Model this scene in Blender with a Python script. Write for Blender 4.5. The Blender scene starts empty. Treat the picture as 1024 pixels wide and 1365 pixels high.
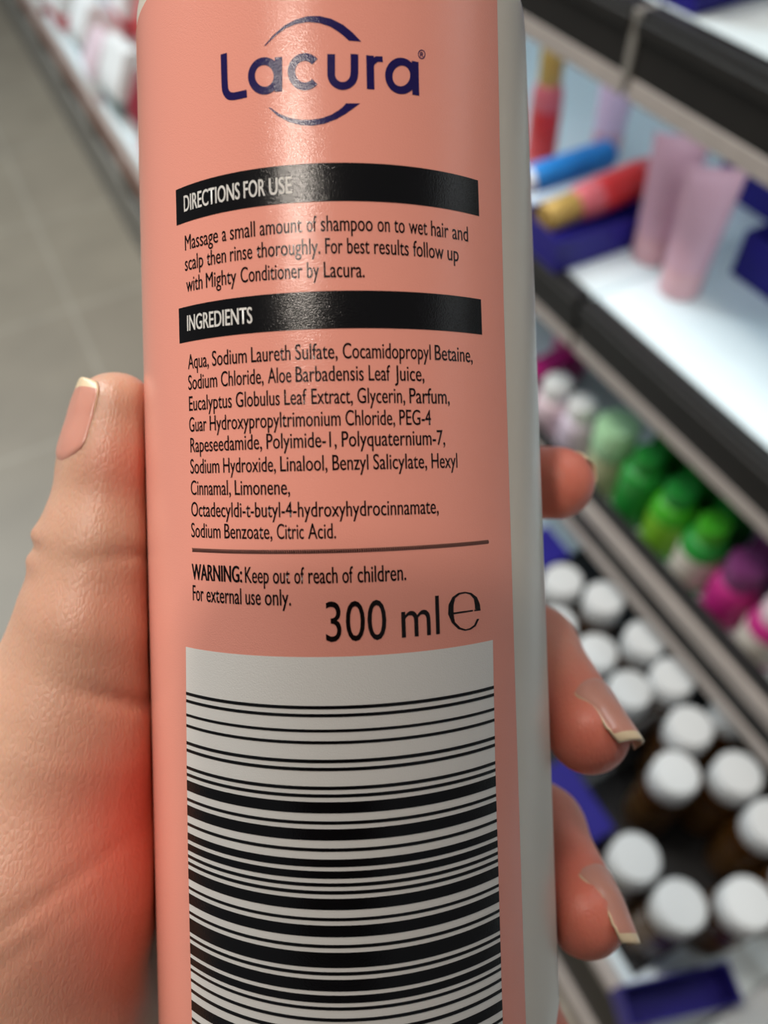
import bpy, math, random
import numpy as np
from mathutils import Matrix, Vector
random.seed(7)
C = bpy.context.scene
COL = C.collection
PI = math.pi

# ------------------------------------------------------------------ camera, world, lights, exposure
CAM_Z = 1.2
MROT = Matrix(((0.88700996, 0.38230343, -0.25895448),
               (-0.46061893, 0.69336124, -0.55414836),
               (-0.03230382, 0.61081444, 0.79111452)))
CAM_M = Matrix.Translation((0, 0, CAM_Z)) @ MROT.to_4x4()
cd = bpy.data.cameras.new('camera'); cam = bpy.data.objects.new('camera', cd); COL.objects.link(cam)
cam.matrix_world = CAM_M
cd.sensor_fit = 'VERTICAL'; cd.sensor_height = 24.0
cd.lens = 1025.0 / 1365.0 * 24.0
cd.clip_start = 0.01; cd.clip_end = 50
cd.dof.use_dof = True; cd.dof.focus_distance = 0.092; cd.dof.aperture_fstop = 9.0
C.camera = cam
C.view_settings.view_transform = 'Standard'; C.view_settings.look = 'None'
C.view_settings.gamma = 1.0; C.view_settings.use_curve_mapping = False
C.view_settings.exposure = -0.36
w = bpy.data.worlds.new('world'); C.world = w; w.use_nodes = True
w.node_tree.nodes['Background'].inputs[0].default_value = (0.93, 0.97, 1.0, 1)
w.node_tree.nodes['Background'].inputs[1].default_value = 0.14

def area(name, loc, target, sx, sy, power, col):
    l = bpy.data.lights.new(name, 'AREA'); l.shape = 'RECTANGLE'; l.size = sx; l.size_y = sy
    l.energy = power; l.color = col
    o = bpy.data.objects.new(name, l); COL.objects.link(o); o.location = loc
    o.rotation_euler = (Vector(target) - Vector(loc)).to_track_quat('-Z', 'Y').to_euler()
    return o
area('ceiling_panel_light', (-0.745, -0.162, 3.05), (0.03, 0.06, 1.1), 0.13, 0.17, 20, (1.0, 0.89, 0.78))
area('added_fill_light', (-0.35, 1.0, 3.05), (0.03, 0.1, 1.0), 0.3, 1.2, 46, (1.0, 0.90, 0.79))  # added fill lamp that lifts the bottle's shaded front
area('ceiling_strip_light', (-0.25, 2.7, 3.05), (0.15, 1.6, 0.0), 0.3, 1.8, 36, (0.84, 0.95, 1.0))
area('added_finger_fill_light', (2.0, 0.9, 3.05), (0.2, 0.1, 0.9), 0.3, 1.6, 22, (0.95, 0.97, 1.0))  # added lamp at the upper right to brighten the fingers
area('added_shelf_fill_light', (-0.95, 2.7, 2.8), (0.5, 0.4, 0.75), 0.3, 1.6, 58, (0.84, 0.95, 1.0))  # added cool fill aimed into the shelf interior

# ------------------------------------------------------------------ helpers
def ray(px, py):
    return MROT @ Vector(((px - 512) / 1025.0, (682.5 - py) / 1025.0, -1.0))
def at(px, py, z):                     # the point of the horizontal plane z seen at (px, py)
    r = ray(px, py); t = (z - CAM_Z) / r.z
    return Vector((r.x * t, r.y * t, z))

def mat(name, col, rough=0.5, metal=0.0, noise=0.0, nscale=40.0, bump=0.0, bscale=200.0, trans=0.0, sss=0.0, alpha=1.0, spec=0.5, ior=1.45):
    m = bpy.data.materials.new(name); m.use_nodes = True
    nt = m.node_tree; b = nt.nodes['Principled BSDF']
    b.inputs['Base Color'].default_value = (*col, 1); b.inputs['Roughness'].default_value = rough
    b.inputs['Metallic'].default_value = metal; b.inputs['Specular IOR Level'].default_value = spec
    b.inputs['Transmission Weight'].default_value = trans; b.inputs['IOR'].default_value = ior
    b.inputs['Alpha'].default_value = alpha
    if sss:
        b.inputs['Subsurface Weight'].default_value = sss
        b.inputs['Subsurface Radius'].default_value = (1, .35, .2); b.inputs['Subsurface Scale'].default_value = 0.003
    tc = nt.nodes.new('ShaderNodeTexCoord')
    if noise:
        n = nt.nodes.new('ShaderNodeTexNoise'); n.inputs['Scale'].default_value = nscale; n.inputs['Detail'].default_value = 5
        nt.links.new(tc.outputs['Object'], n.inputs['Vector'])
        r = nt.nodes.new('ShaderNodeValToRGB')
        r.color_ramp.elements[0].position = 0.3; r.color_ramp.elements[1].position = 0.7
        r.color_ramp.elements[0].color = (*[c * (1 - noise) for c in col], 1)
        r.color_ramp.elements[1].color = (*[min(1, c * (1 + noise)) for c in col], 1)
        nt.links.new(n.outputs['Fac'], r.inputs['Fac']); nt.links.new(r.outputs['Color'], b.inputs['Base Color'])
    if bump:
        n2 = nt.nodes.new('ShaderNodeTexNoise'); n2.inputs['Scale'].default_value = bscale; n2.inputs['Detail'].default_value = 2
        nt.links.new(tc.outputs['Object'], n2.inputs['Vector'])
        bp = nt.nodes.new('ShaderNodeBump'); bp.inputs['Strength'].default_value = bump; bp.inputs['Distance'].default_value = 0.0004
        nt.links.new(n2.outputs['Fac'], bp.inputs['Height']); nt.links.new(bp.outputs['Normal'], b.inputs['Normal'])
    return m

def obj(name, verts, faces, m, parent=None, smooth=True, label=None, mids=None):
    me = bpy.data.meshes.new(name); me.from_pydata([tuple(map(float, v)) for v in verts], [], [tuple(f) for f in faces]); me.update()
    for mm in (m if isinstance(m, (list, tuple)) else [m]): me.materials.append(mm)
    if mids is not None: me.polygons.foreach_set('material_index', mids)
    if smooth: me.polygons.foreach_set('use_smooth', [True] * len(me.polygons))
    o = bpy.data.objects.new(name, me); COL.objects.link(o)
    if parent: o.parent = parent
    if label: o['label'] = label
    return o
def empty(name, loc=(0, 0, 0), rz=0.0):
    o = bpy.data.objects.new(name, None); COL.objects.link(o); o.location = loc; o.rotation_euler = (0, 0, rz)
    o.empty_display_size = 0.05; return o
def tag(o, label=None, cat=None, group=None, kind=None):
    if label: o['label'] = label
    if cat: o['category'] = cat
    if group: o['group'] = group
    if kind: o['kind'] = kind
    return o
class MB:                              # collects geometry for one mesh
    def __init__(s): s.v = []; s.f = []; s.mi = []
    def add(s, v, f, mi=0, M=None):
        n = len(s.v); s.v += [tuple(M @ Vector(p)) if M else tuple(p) for p in v]
        s.f += [tuple(i + n for i in q) for q in f]; s.mi += [mi] * len(f); return s
    def box(s, x0, x1, y0, y1, z0, z1, mi=0, M=None, taper=(1, 1)):
        cx, cy = (x0 + x1) / 2, (y0 + y1) / 2; a, b = taper
        v = [(x0, y0, z0), (x1, y0, z0), (x1, y1, z0), (x0, y1, z0)] + \
            [(cx + (x - cx) * a, cy + (y - cy) * b, z1) for x, y in ((x0, y0), (x1, y0), (x1, y1), (x0, y1))]
        return s.add(v, [(3, 2, 1, 0), (4, 5, 6, 7), (0, 1, 5, 4), (1, 2, 6, 5), (2, 3, 7, 6), (3, 0, 4, 7)], mi, M)
    def lathe(s, prof, n=40, mi=0, M=None, sx=1.0, sy=1.0, mis=None):   # prof = [(r, z)...]
        v = []; f = []
        for r, z in prof:
            for k in range(n):
                a = 2 * PI * k / n; v.append((r * sx * math.cos(a), r * sy * math.sin(a), z))
        for i in range(len(prof) - 1):
            for k in range(n):
                k2 = (k + 1) % n; f.append((i * n + k, i * n + k2, (i + 1) * n + k2, (i + 1) * n + k))
        f.append(tuple(range(n - 1, -1, -1))); f.append(tuple((len(prof) - 1) * n + k for k in range(n)))
        return s.add(v, f, mi, M)
    def loft(s, rings, mi=0, M=None):   # rings of equal length, closed with caps
        n = len(rings[0]); v = [p for r in rings for p in r]; f = []
        for i in range(len(rings) - 1):
            for k in range(n):
                k2 = (k + 1) % n; f.append((i * n + k, i * n + k2, (i + 1) * n + k2, (i + 1) * n + k))
        f.append(tuple(range(n - 1, -1, -1))); f.append(tuple((len(rings) - 1) * n + k for k in range(n)))
        return s.add(v, f, mi, M)
    def build(s, name, m, parent=None, smooth=True, label=None, bevel=0.0, seg=3, auto=True):
        o = obj(name, s.v, s.f, m, parent, smooth, label, s.mi)
        if bevel:
            b = o.modifiers.new('bevel', 'BEVEL'); b.width = bevel; b.segments = seg; b.limit_method = 'ANGLE'; b.angle_limit = math.radians(30)
        if smooth and auto:
            o.data.update()
            try: o.data.set_sharp_from_angle(angle=math.radians(42))
            except Exception: pass
        return o
def copy_tree(o, parent=None):
    c = o.copy(); COL.objects.link(c)
    if parent: c.parent = parent
    for ch in list(o.children): copy_tree(ch, c)
    return c
# ------------------------------------------------------------------ materials
M_deck = mat('white_shelf_enamel', (0.74, 0.84, 0.88), 0.45, noise=0.02)
M_back = mat('pale_back_panel', (0.82, 0.87, 0.93), 0.55, noise=0.03)
M_rail = mat('dark_brown_rail', (0.009, 0.0075, 0.0065), 0.55, noise=0.15)
M_lip = mat('beige_rail_lip', (0.42, 0.37, 0.34), 0.5, noise=0.05)
M_red_lip = mat('faded_red_rail', (0.42, 0.20, 0.15), 0.5, noise=0.08)
M_black = mat('black_plastic', (0.008, 0.008, 0.009), 0.5)
M_grey = mat('grey_kick_metal', (0.24, 0.225, 0.20), 0.5, noise=0.1, nscale=8)
M_navy = mat('navy_card', (0.018, 0.013, 0.20), 0.45, noise=0.1, spec=0.3)
M_white = mat('white_plastic', (0.86, 0.87, 0.87), 0.35)
M_cap = mat('white_cap_plastic', (0.66, 0.68, 0.69), 0.35)
M_red = mat('red_plastic', (0.68, 0.035, 0.035), 0.3)
M_redlab = mat('pinkish_red_label', (0.62, 0.13, 0.15), 0.35)
M_gold = mat('gold_cap', (0.52, 0.33, 0.09), 0.35, metal=0.35)
M_pink = mat('pink_plastic', (0.72, 0.42, 0.51), 0.35)
M_pink2 = mat('dusty_pink_cap', (0.72, 0.42, 0.46), 0.35)
M_lilac = mat('lilac_plastic', (0.80, 0.60, 0.78), 0.35)
M_palepink = mat('pale_pink_plastic', (0.78, 0.62, 0.68), 0.35)
M_magenta = mat('magenta_plastic', (0.48, 0.02, 0.20), 0.3)
M_coral = mat('coral_plastic', (0.72, 0.12, 0.16), 0.35)
M_hotpink = mat('hot_pink_plastic', (0.75, 0.20, 0.42), 0.35)
M_purple = mat('dark_purple_plastic', (0.20, 0.04, 0.16), 0.3)
M_blue = mat('bright_blue_plastic', (0.02, 0.22, 0.62), 0.3)
M_green = mat('green_gel_plastic', (0.02, 0.28, 0.04), 0.22)
M_lime = mat('bright_green_plastic', (0.06, 0.42, 0.02), 0.22)
M_palegreen = mat('pale_green_plastic', (0.42, 0.72, 0.42), 0.35)
M_olive = mat('olive_cream_label', (0.52, 0.55, 0.33), 0.45)
M_cream = mat('cream_label', (0.72, 0.66, 0.58), 0.45)
M_amber = mat('amber_glass', (0.055, 0.020, 0.003), 0.12)
M_amberlab = mat('brown_label', (0.10, 0.045, 0.008), 0.4)
M_teal = mat('grey_teal_print', (0.16, 0.25, 0.26), 0.45)
M_clear = mat('clear_acrylic', (0.9, 0.93, 0.95), 0.08, trans=0.85)

# ------------------------------------------------------------------ floor
fm = bpy.data.materials.new('grey_floor_tiles'); fm.use_nodes = True
nt = fm.node_tree; b = nt.nodes['Principled BSDF']; b.inputs['Roughness'].default_value = 0.45
tc = nt.nodes.new('ShaderNodeTexCoord'); br = nt.nodes.new('ShaderNodeTexBrick')
br.offset = 0.0; br.inputs['Scale'].default_value = 1.0; br.inputs['Brick Width'].default_value = 0.45; br.inputs['Row Height'].default_value = 0.45
br.inputs['Mortar Size'].default_value = 0.006; br.inputs['Mortar Smooth'].default_value = 0.4
br.inputs['Color1'].default_value = (0.32, 0.275, 0.215, 1); br.inputs['Color2'].default_value = (0.335, 0.29, 0.225, 1); br.inputs['Mortar'].default_value = (0.41, 0.365, 0.295, 1)
nz = nt.nodes.new('ShaderNodeTexNoise'); nz.inputs['Scale'].default_value = 6; nz.inputs['Detail'].default_value = 6
mx = nt.nodes.new('ShaderNodeMix'); mx.data_type = 'RGBA'; mx.blend_type = 'MULTIPLY'; mx.inputs[0].default_value = 0.35
nt.links.new(tc.outputs['Object'], br.inputs['Vector']); nt.links.new(tc.outputs['Object'], nz.inputs['Vector'])
nt.links.new(br.outputs['Color'], mx.inputs[6]); nt.links.new(nz.outputs['Fac'], mx.inputs[7]); nt.links.new(mx.outputs[2], b.inputs['Base Color'])
fl = MB().box(-2.2, 1.0, -2.0, 6.0, -0.05, 0.0).build('floor', fm, smooth=False); tag(fl, kind='structure')

# ------------------------------------------------------------------ shelving: one run of shop shelves along the aisle
XS, XB, XK = 0.43, 0.228, 0.83
Y0, Y1 = -0.75, 5.2
sh = empty('store_shelving', (XS, 0, 0)); sh_off = Matrix.Translation((-XS, 0, 0))
tag(sh, 'long shop shelving run with white decks and dark brown price rails beside the aisle', 'shelving')
def SB(): return MB()
def sbuild(mb, name, m, bevel=0.0, label=None):
    mb.v = [(x - XS, y, z) for x, y, z in mb.v]
    return mb.build(name, m, sh, bevel=bevel, label=label)
sbuild(SB().box(XK, XK + 0.03, Y0, Y1, 0.0, 1.75), 'back_panel', M_back)
bays = [(-0.75, 0.452), (0.452, 1.40), (1.40, 2.70), (2.70, 4.0), (4.0, 5.2)]
for z in (1.30, 0.987, 0.745, 0.50):
    for y0, y1 in bays:
        if z == 0.50 and y0 > 1.3: continue
        sbuild(SB().box(XS + 0.012, XK, y0 + 0.001, y1 - 0.001, z - 0.03, z), 'shelf_deck', M_deck, 0.002)
        if z == 0.50: continue
        rl = sbuild(SB().box(XS - 0.004, XS + 0.012, y0 + 0.003, y1 - 0.003, z - 0.043, z + 0.001).box(XS - 0.008, XS + 0.0, y0 + 0.003, y1 - 0.003, z - 0.014, z - 0.004), 'price_rail', M_rail, 0.0015)
        lp = MB().box(-0.004, 0.014, y0 + 0.003, y1 - 0.003, z - 0.0585, z - 0.0435).build('rail_lip', M_lip, rl, bevel=0.001, label='beige strip under the dark rail')
    for y0, y1 in bays[1:]:
        if z < 0.9: continue
        sbuild(SB().box(XS - 0.006, XS + 0.012, y0 - 0.004, y0 + 0.004, z - 0.045, z), 'rail_joint', M_grey, 0.001)
for y0, y1 in bays[:2]:                  # the third shelf: dark rail, pale label strip and a black tray front
    rl = sbuild(SB().box(XS, XS + 0.014, y0 + 0.002, y1 - 0.002, 0.464, 0.496), 'price_rail', M_rail, 0.001)
    MB().box(-0.002, 0.014, y0 + 0.002, y1 - 0.002, 0.447, 0.4635).build('rail_lip', M_lip, rl, bevel=0.001, label='beige strip under the dark rail')
    MB().box(-0.004, 0.012, y0 + 0.002, y1 - 0.002, 0.497, 0.519).build('label_strip', M_lip, rl, bevel=0.001, label='beige label strip above the dark rail')
    sbuild(SB().box(XS + 0.001, XS + 0.010, y0 + 0.002, y1 - 0.002, 0.5195, 0.536), 'tray_front', M_black, 0.001)
for y in [b_[0] for b_ in bays[1:]]:
    sbuild(SB().box(XK - 0.03, XK - 0.001, y - 0.02, y + 0.02, 0.0, 1.75), 'upright', M_deck, 0.002)
# added strip lamps under the upper shelf's front edge, brightening the shelf below
M_led = bpy.data.materials.new('added_lit_diffuser'); M_led.use_nodes = True
M_led.node_tree.nodes['Principled BSDF'].inputs['Emission Color'].default_value = (0.9, 0.96, 1, 1); M_led.node_tree.nodes['Principled BSDF'].inputs['Emission Strength'].default_value = 1.0
for y0, y1 in bays[:2]:
    sbuild(SB().box(XS + 0.016, XS + 0.030, y0 + 0.02, y1 - 0.02, 0.949, 0.9565), 'added_light_strip', M_led, 0.001)
    la = area('added_shelf_lamp', (XS + 0.024, (y0 + y1) / 2, 0.947), (XS + 0.14, (y0 + y1) / 2, 0.75), 0.012, y1 - y0 - 0.06, 0.75, (0.86, 0.95, 1.0))
    la.rotation_euler = (0, math.radians(-30), 0)
BZ = 0.272
for y0, y1 in bays:
    bz = 0.40 if y0 > 1.3 else BZ
    sbuild(SB().box(XB + 0.012, XK, y0 + 0.001, y1 - 0.001, bz - 0.03, bz), 'base_deck', M_deck, 0.002)
    far = y0 > 1.3
    k0, k1 = (0.225, 0.30) if far else (0.074, 0.128)
    rl = sbuild(SB().box(XB, XB + 0.012, y0 + 0.002, y1 - 0.002, k1 + .001, bz - .030), 'base_rail', M_red_lip if far else M_rail, 0.001)
    MB().box(XB - XS - 0.003, XB - XS + 0.012, y0 + 0.002, y1 - 0.002, bz - .0295, bz - .010).build('rail_lip', M_lip, rl, bevel=0.001, label='beige strip on the base rail')
    sbuild(SB().box(XB + 0.004, XB + 0.02, y0 + 0.002, y1 - 0.002, k0, k1), 'kick_slot', M_black)
    if far:
        for q in range(4): sbuild(SB().box(XB - .004, XB + .018, y0 + .10 + q * .325, y0 + .17 + q * .325, k0, k1), 'kick_bracket', M_grey, .003)
    sbuild(SB().box(XB - 0.006, XB + 0.02, y0 + 0.004, y1 - 0.004, 0.0, k0 - .001), 'kick_plate', M_grey if far else M_lip, 0.004)

# ------------------------------------------------------------------ goods on the shelves
def put(o, p, rz=0.0): o.location = p; o.rotation_euler = (0, 0, rz); return o
def rrect(hx, hy, z, r, n=5):
    r = min(r, hx * .999, hy * .999); out = []
    for cx, cy, a0 in ((hx - r, hy - r, 0), (-hx + r, hy - r, 90), (-hx + r, -hy + r, 180), (hx - r, -hy + r, 270)):
        for k in range(n + 1):
            a = math.radians(a0 + 90 * k / n); out.append((cx + r * math.cos(a), cy + r * math.sin(a), z))
    return out
def tube(label, group, body_m, cap_m, h=0.12, w=0.026, rb=0.019):       # squeeze tube standing on its cap
    t = empty('squeeze_tube'); tag(t, label, 'tube', group)
    MB().lathe([(rb * .96, 0.0), (rb, 0.002), (rb, 0.026), (rb * .97, 0.028)], 32).build('cap', cap_m, t)
    rings = []
    N = 40
    for i in range(13):
        f = i / 12; z = 0.029 + (h - 0.029) * f
        a = rb * (1 - f) + w * f; bb = rb * (1 - f ** 1.6) + 0.0022 * f ** 1.6
        dip = lambda x: -0.006 * (1 - (x / w) ** 2) * max(0, f - 0.85) / 0.15
        rings.append([(a * math.cos(2 * PI * k / N), bb * math.sin(2 * PI * k / N), z + dip(a * math.cos(2 * PI * k / N))) for k in range(N)])
    MB().loft(rings).build('tube_body', body_m, t)
    return t
def bottle(label, group, body_m, cap_m, lab_m=None, h=0.15, r=0.024, cr=0.014, ch=0.03, sx=1.0, sy=1.0, name='bottle', cat='bottle', shoulder=0.02, collar=None):
    t = empty(name); tag(t, label, cat, group)
    hb = h - ch
    prof = [(r * .88, 0), (r * .97, .002), (r, .006), (r, hb - shoulder)]
    for k in range(1, 7):
        a = k / 6 * PI / 2; prof.append((cr * .92 + (r - cr * .92) * math.cos(a), hb - shoulder + shoulder * math.sin(a)))
    MB().lathe(prof, 40, sx=sx, sy=sy).build('bottle_body', body_m, t)
    MB().lathe([(cr * .97, hb + .0005), (cr, hb + .002), (cr, h - .004), (cr * .9, h - .0008), (cr * .6, h)], 36).build('cap', cap_m, t)
    if lab_m:
        MB().lathe([(r * 1.012, hb * .18), (r * 1.014, hb * .19), (r * 1.014, hb * .72), (r * 1.012, hb * .73)], 40, sx=sx, sy=sy).build('bottle_label', lab_m, t)
    if collar:
        MB().lathe([(cr * 1.12, hb - .002), (cr * 1.15, hb), (cr * 1.15, hb + .0045), (cr * 1.1, hb + .005)], 36).build('collar', collar, t)
    return t
def tray(label, group, m, lx, ly, h, name='display_tray', th=0.002):    # open card tray
    t = empty(name); tag(t, label, 'tray', group)
    MB().box(-lx, lx, -ly, ly, 0, th).build('tray_base', m, t)
    for s in (-1, 1):
        MB().box(s * lx - (th if s > 0 else 0), s * lx + (0 if s > 0 else th), -ly, ly, th, h).build('tray_side', m, t)
        MB().box(-lx + th, lx - th, s * ly - (th if s > 0 else 0), s * ly + (0 if s > 0 else th), th, h).build('tray_side', m, t)
    return t
def lay(o, p, d, roll=0.0):                                            # lay a standing thing down, its top pointing along d
    o.location = p; o.rotation_euler = Vector(d).to_track_quat('Z', 'Y').to_euler(); return o

Z2 = 0.746
for (px, py, rz, lab) in ((868, 340, -0.75, 'pink squeeze tube standing on the white shelf beside the navy tray, left of the pair'),
                          (905, 385, -0.75, 'pink squeeze tube standing nearest the shelf edge, right of the pair')):
    put(tube(lab, 'pink tubes on the white shelf', M_pink, M_pink2, 0.120, 0.0245, 0.0195), at(px, py, Z2), rz)
put(tube('lilac pink tube standing at the back of the white shelf behind the blue tray', None, M_lilac, M_pink, 0.15, 0.022, 0.017), at(806, 205, Z2), -0.6)
put(bottle('red bottle with gold cap standing upright behind the blue tray', 'red bottles with gold caps', M_redlab, M_gold, M_red, h=0.135, r=0.0165, cr=0.0125, ch=0.045), at(718, 222, Z2))
c = at(782, 318, Z2)
put(tray('navy card tray with a red and a blue bottle lying in it', None, M_navy, 0.062, 0.034, 0.034), c, -0.02)
lay(bottle('red bottle with gold cap lying on its side across the navy tray', 'red bottles with gold caps', M_redlab, M_gold, M_red, h=0.13, r=0.0175, cr=0.0145, ch=0.036), at(866, 232, Z2 + .046), (-1.0, -0.05, -0.04))
lay(bottle('bright blue bottle with white cap lying in the navy tray behind the red one', None, M_blue, M_white, h=0.13, r=0.015, cr=0.0125, ch=0.03), at(812, 205, Z2 + .040), (-1.0, -0.02, 0.0))
put(tray('navy tray at the back of the white shelf, half hidden behind the pink tubes', 'navy trays on the white shelf', M_navy, 0.05, 0.05, 0.04), at(1045, 262, Z2), 0.0)
put(tray('navy tray at the right edge of the photo beside the pink tubes', 'navy trays on the white shelf', M_navy, 0.05, 0.04, 0.045), at(1068, 372, Z2), 0.0)
Z1 = 0.988
put(tray('navy blue tray on the topmost visible shelf above the dark rail', None, M_navy, 0.14, 0.07, 0.05), Vector((0.586, 0.492, Z1)), 0.0)
Z3 = 0.501
def b3(label, group, body, cap, lab, x, y, **k):
    return put(bottle(label, group, body, cap, lab, **k), Vector((x, y, Z3)), 0.4)
b3('coral red bottle with pale cap at the far left beside the magenta carton', None, M_coral, M_palepink, None, .49, .640, h=.072, r=.024, cr=.011, ch=.014)
b3('hot pink bottle standing behind the magenta carton under the rail', None, M_hotpink, M_hotpink, None, .552, .585, h=.11, r=.024, cr=.02, ch=.04)
t = empty('carton'); tag(t, 'magenta carton standing low between the coral bottle and the pale pink bottles', 'carton')
MB().box(-0.05, 0.05, -0.013, 0.013, 0, 0.048).build('carton_body', M_magenta, t, bevel=0.0015); MB().box(-.05, .05, -.0132, .0132, .0482, .0495).build('lid', M_magenta, t)
put(t, Vector((.500, .566, Z3)), 0.12)
b3('pale pink bottle with pearly white cap, just above the index fingertip', 'pale pink bottles', M_palepink, M_white, None, .471, .508, h=.078, r=.024, cr=.0175, ch=.022)
b3('lilac white bottle with pearly white cap beside the pale green capped bottle', 'pale pink bottles', mat('pale_lilac_plastic', (0.72, 0.62, 0.74), 0.35), M_white, None, .469, .460, h=.086, r=.0215, cr=.016, ch=.022)
b3('cream labelled bottle with large pale green cap', None, M_olive, M_palegreen, M_olive, .470, .403, h=.103, r=.0235, cr=.0238, ch=.042)
b3('dark green gel bottle just right of the pale green capped bottle', 'green gel bottles', M_green, M_green, M_green, .471, .353, h=.104, r=.0235, cr=.016, ch=.022, shoulder=.012)
b3('bright green gel bottle with a yellow green label', 'green gel bottles', M_lime, M_green, mat('yellow_green_label', (0.20, 0.50, 0.03), 0.3), .473, .304, h=.100, r=.0235, cr=.017, ch=.02)
b3('green gel bottle with a cream label beside the purple capped bottle', 'green gel bottles', M_green, M_lime, M_cream, .472, .256, h=.098, r=.0232, cr=.016, ch=.022)
b3('dark green gel bottle in the second row behind the pale green cap', 'green gel bottles', M_green, M_green, M_green, .524, .368, h=.118, r=.0235, cr=.017, ch=.022)
b3('green gel bottle in the second row behind the bright green one', 'green gel bottles', M_green, M_lime, M_green, .525, .318, h=.116, r=.0235, cr=.017, ch=.022)
b3('dark green gel bottle in the second row at the right behind the cream label', 'green gel bottles', M_green, M_green, M_green, .524, .268, h=.116, r=.0235, cr=.017, ch=.022)
b3('magenta bottle with dark purple cap beside the green bottles', 'magenta bottles', M_magenta, M_purple, M_magenta, .471, .207, h=.094, r=.0232, cr=.019, ch=.03)
b3('magenta bottle with pale cap at the right edge, in front of the purple cap', 'magenta bottles', M_magenta, M_palepink, M_cream, .471, .158, h=.086, r=.0232, cr=.018, ch=.02)
b3('dark purple bottle in the second row behind the magenta bottles', 'magenta bottles', M_purple, M_white, M_purple, .524, .215, h=.11, r=.0235, cr=.018, ch=.02)
# amber bottles with white caps; an added black sheet darkens the gaps
t = tag(MB().box(.250, .560, -.012, .450, BZ + .0002, BZ + .0012).build('dark_gap_sheet', M_black, smooth=False), 'black sheet added to darken the gaps under the amber bottles on the base shelf', 'liner')
caps = [(.394, .351, 'at the far end beside the bottle held in the hand'), (.421, .308, 'far back under the third shelf rail'), (.352, .306, 'in front of the two farthest ones'), (.429, .244, 'brightest one touching the rail shadow'),
        (.425, .193, 'directly below the brightest one'), (.375, .203, 'just right of the middle finger knuckle'), (.371, .256, 'between the middle finger and the rail'), (.404, .141, 'upper one of two that overlap beside the divider'),
        (.359, .110, 'lower one of two that overlap beside the divider'), (.413, .081, 'near the right edge, beside the overlapping two'), (.408, .030, 'cut by the right edge of the photo'), (.273, .066, 'nearest the ring fingertip'),
        (.283, .0148, 'frontmost, above the navy tray'), (.338, -.012, 'bottom right, beside the frontmost'), (.400, -.022, 'at the right edge behind the bottom right one'), (.492, .088, 'far right under the shelf rail'), (.460, .134, 'in the back row under the rail near the divider')]
proto = None
for i, (x, y, lab) in enumerate(caps):
    if i == 0:
        proto = bottle('', 'amber bottles with white caps', M_amber, M_cap, M_amberlab, h=0.153, r=0.0248, cr=0.0232, ch=0.034, shoulder=.014, name='supplement_bottle'); o = proto
    else: o = copy_tree(proto)
    put(o, Vector((x, y, BZ + .0013)), i * 1.3); o['label'] = 'amber bottle with white cap, ' + lab
t = empty('shelf_divider'); tag(t, 'clear plastic divider standing between the two groups of amber bottles', 'divider')
MB().box(-0.05, 0.05, -0.0012, 0.0012, 0.001, 0.13).build('divider_blade', M_clear, t); MB().box(-0.05, 0.05, -0.004, 0.004, 0, 0.001).build('divider_foot', M_clear, t)
put(t, Vector((.348, .173, BZ + .0013)), 0.0)
def carton(label, m, lx, ly, h, m2, z0, z1, nm, loc, rz):
    t = empty('carton'); tag(t, label, 'carton'); MB().box(-lx, lx, -ly, ly, 0, h).build('carton_body', m, t, bevel=.001)
    MB().box(-lx - .0004, lx + .0004, -ly - .0004, ly + .0004, z0, z1).build(nm, m2, t); return put(t, Vector(loc), rz)
carton('navy carton with white stripe standing behind the index fingertip', M_navy, .03, .026, .13, M_white, .07, .09, 'stripe', (.405, .412, BZ + .0013), 0.0)
carton('navy carton between the middle and ring fingertips', M_navy, .02, .042, .09, M_navy, .0895, .0915, 'lid', (.272, .146, BZ + .0013), 0.0)
put(tray('navy tray strip in front of the amber bottles at the bottom right', None, M_navy, .056, .017, .050), Vector((.268, -.043, BZ + .001)), -0.30)
carton('white carton lying on the base shelf at the bottom right corner', M_white, .075, .06, .03, M_clear, .0301, .0305, 'tape', (.330, -.136, BZ + .001), 0.0)
# packs further along the base deck
packs = [('red', M_red, None), ('white', M_white, M_redlab), ('pink', M_palepink, M_red), ('white', M_white, M_teal), ('dark red', mat('dark_red_pack', (0.25, 0.015, 0.03), 0.35), M_white), ('grey', M_teal, M_white), ('pale pink', M_palepink, M_white)]
def pack(label, m, band, lx, ly, h):
    t = empty('refill_pack'); tag(t, label, 'pack', 'packs at the far end of the base shelf')
    rings = []
    for i in range(9):
        f = i / 8; k = 1 - 0.75 * max(0, f - .55) / .45; a = 1.0 - .10 * abs(f - .45)
        rings.append(rrect(ly * a, lx * max(.06, k) * a, h * f, .012 * max(.1, k)))
    MB().loft(rings).build('pack_body', m, t)
    if band is not None:
        MB().loft([rrect(ly * 1.003, lx * 1.01, h * .18, .012), rrect(ly * 1.006, lx * 1.014, h * .30, .012), rrect(ly * 1.003, lx * 1.01, h * .42, .012)]).build('printed_band', band, t)
    return t
rows = [(0.29, 0.0), (0.43, 0.05), (0.57, 0.02)]
rname = ['front row', 'middle row', 'back row']
k = 0
spots = [1.50, 1.65, 1.81, 1.98, 2.16, 2.36, 2.58, 2.82, 3.10, 3.42, 3.80]
seq = [[0, 4, 3, 6, 3, 1, 4, 6, 3, 6, 0], [5, 1, 3, 0, 1, 6, 3, 1, 2, 6, 1], [1, 0, 5, 1, 6, 1, 3, 6, 1, 1, 2]]
ordn = ['nearest', 'second', 'third', 'fourth', 'fifth', 'sixth', 'seventh', 'eighth', 'ninth', 'tenth', 'farthest']
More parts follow.
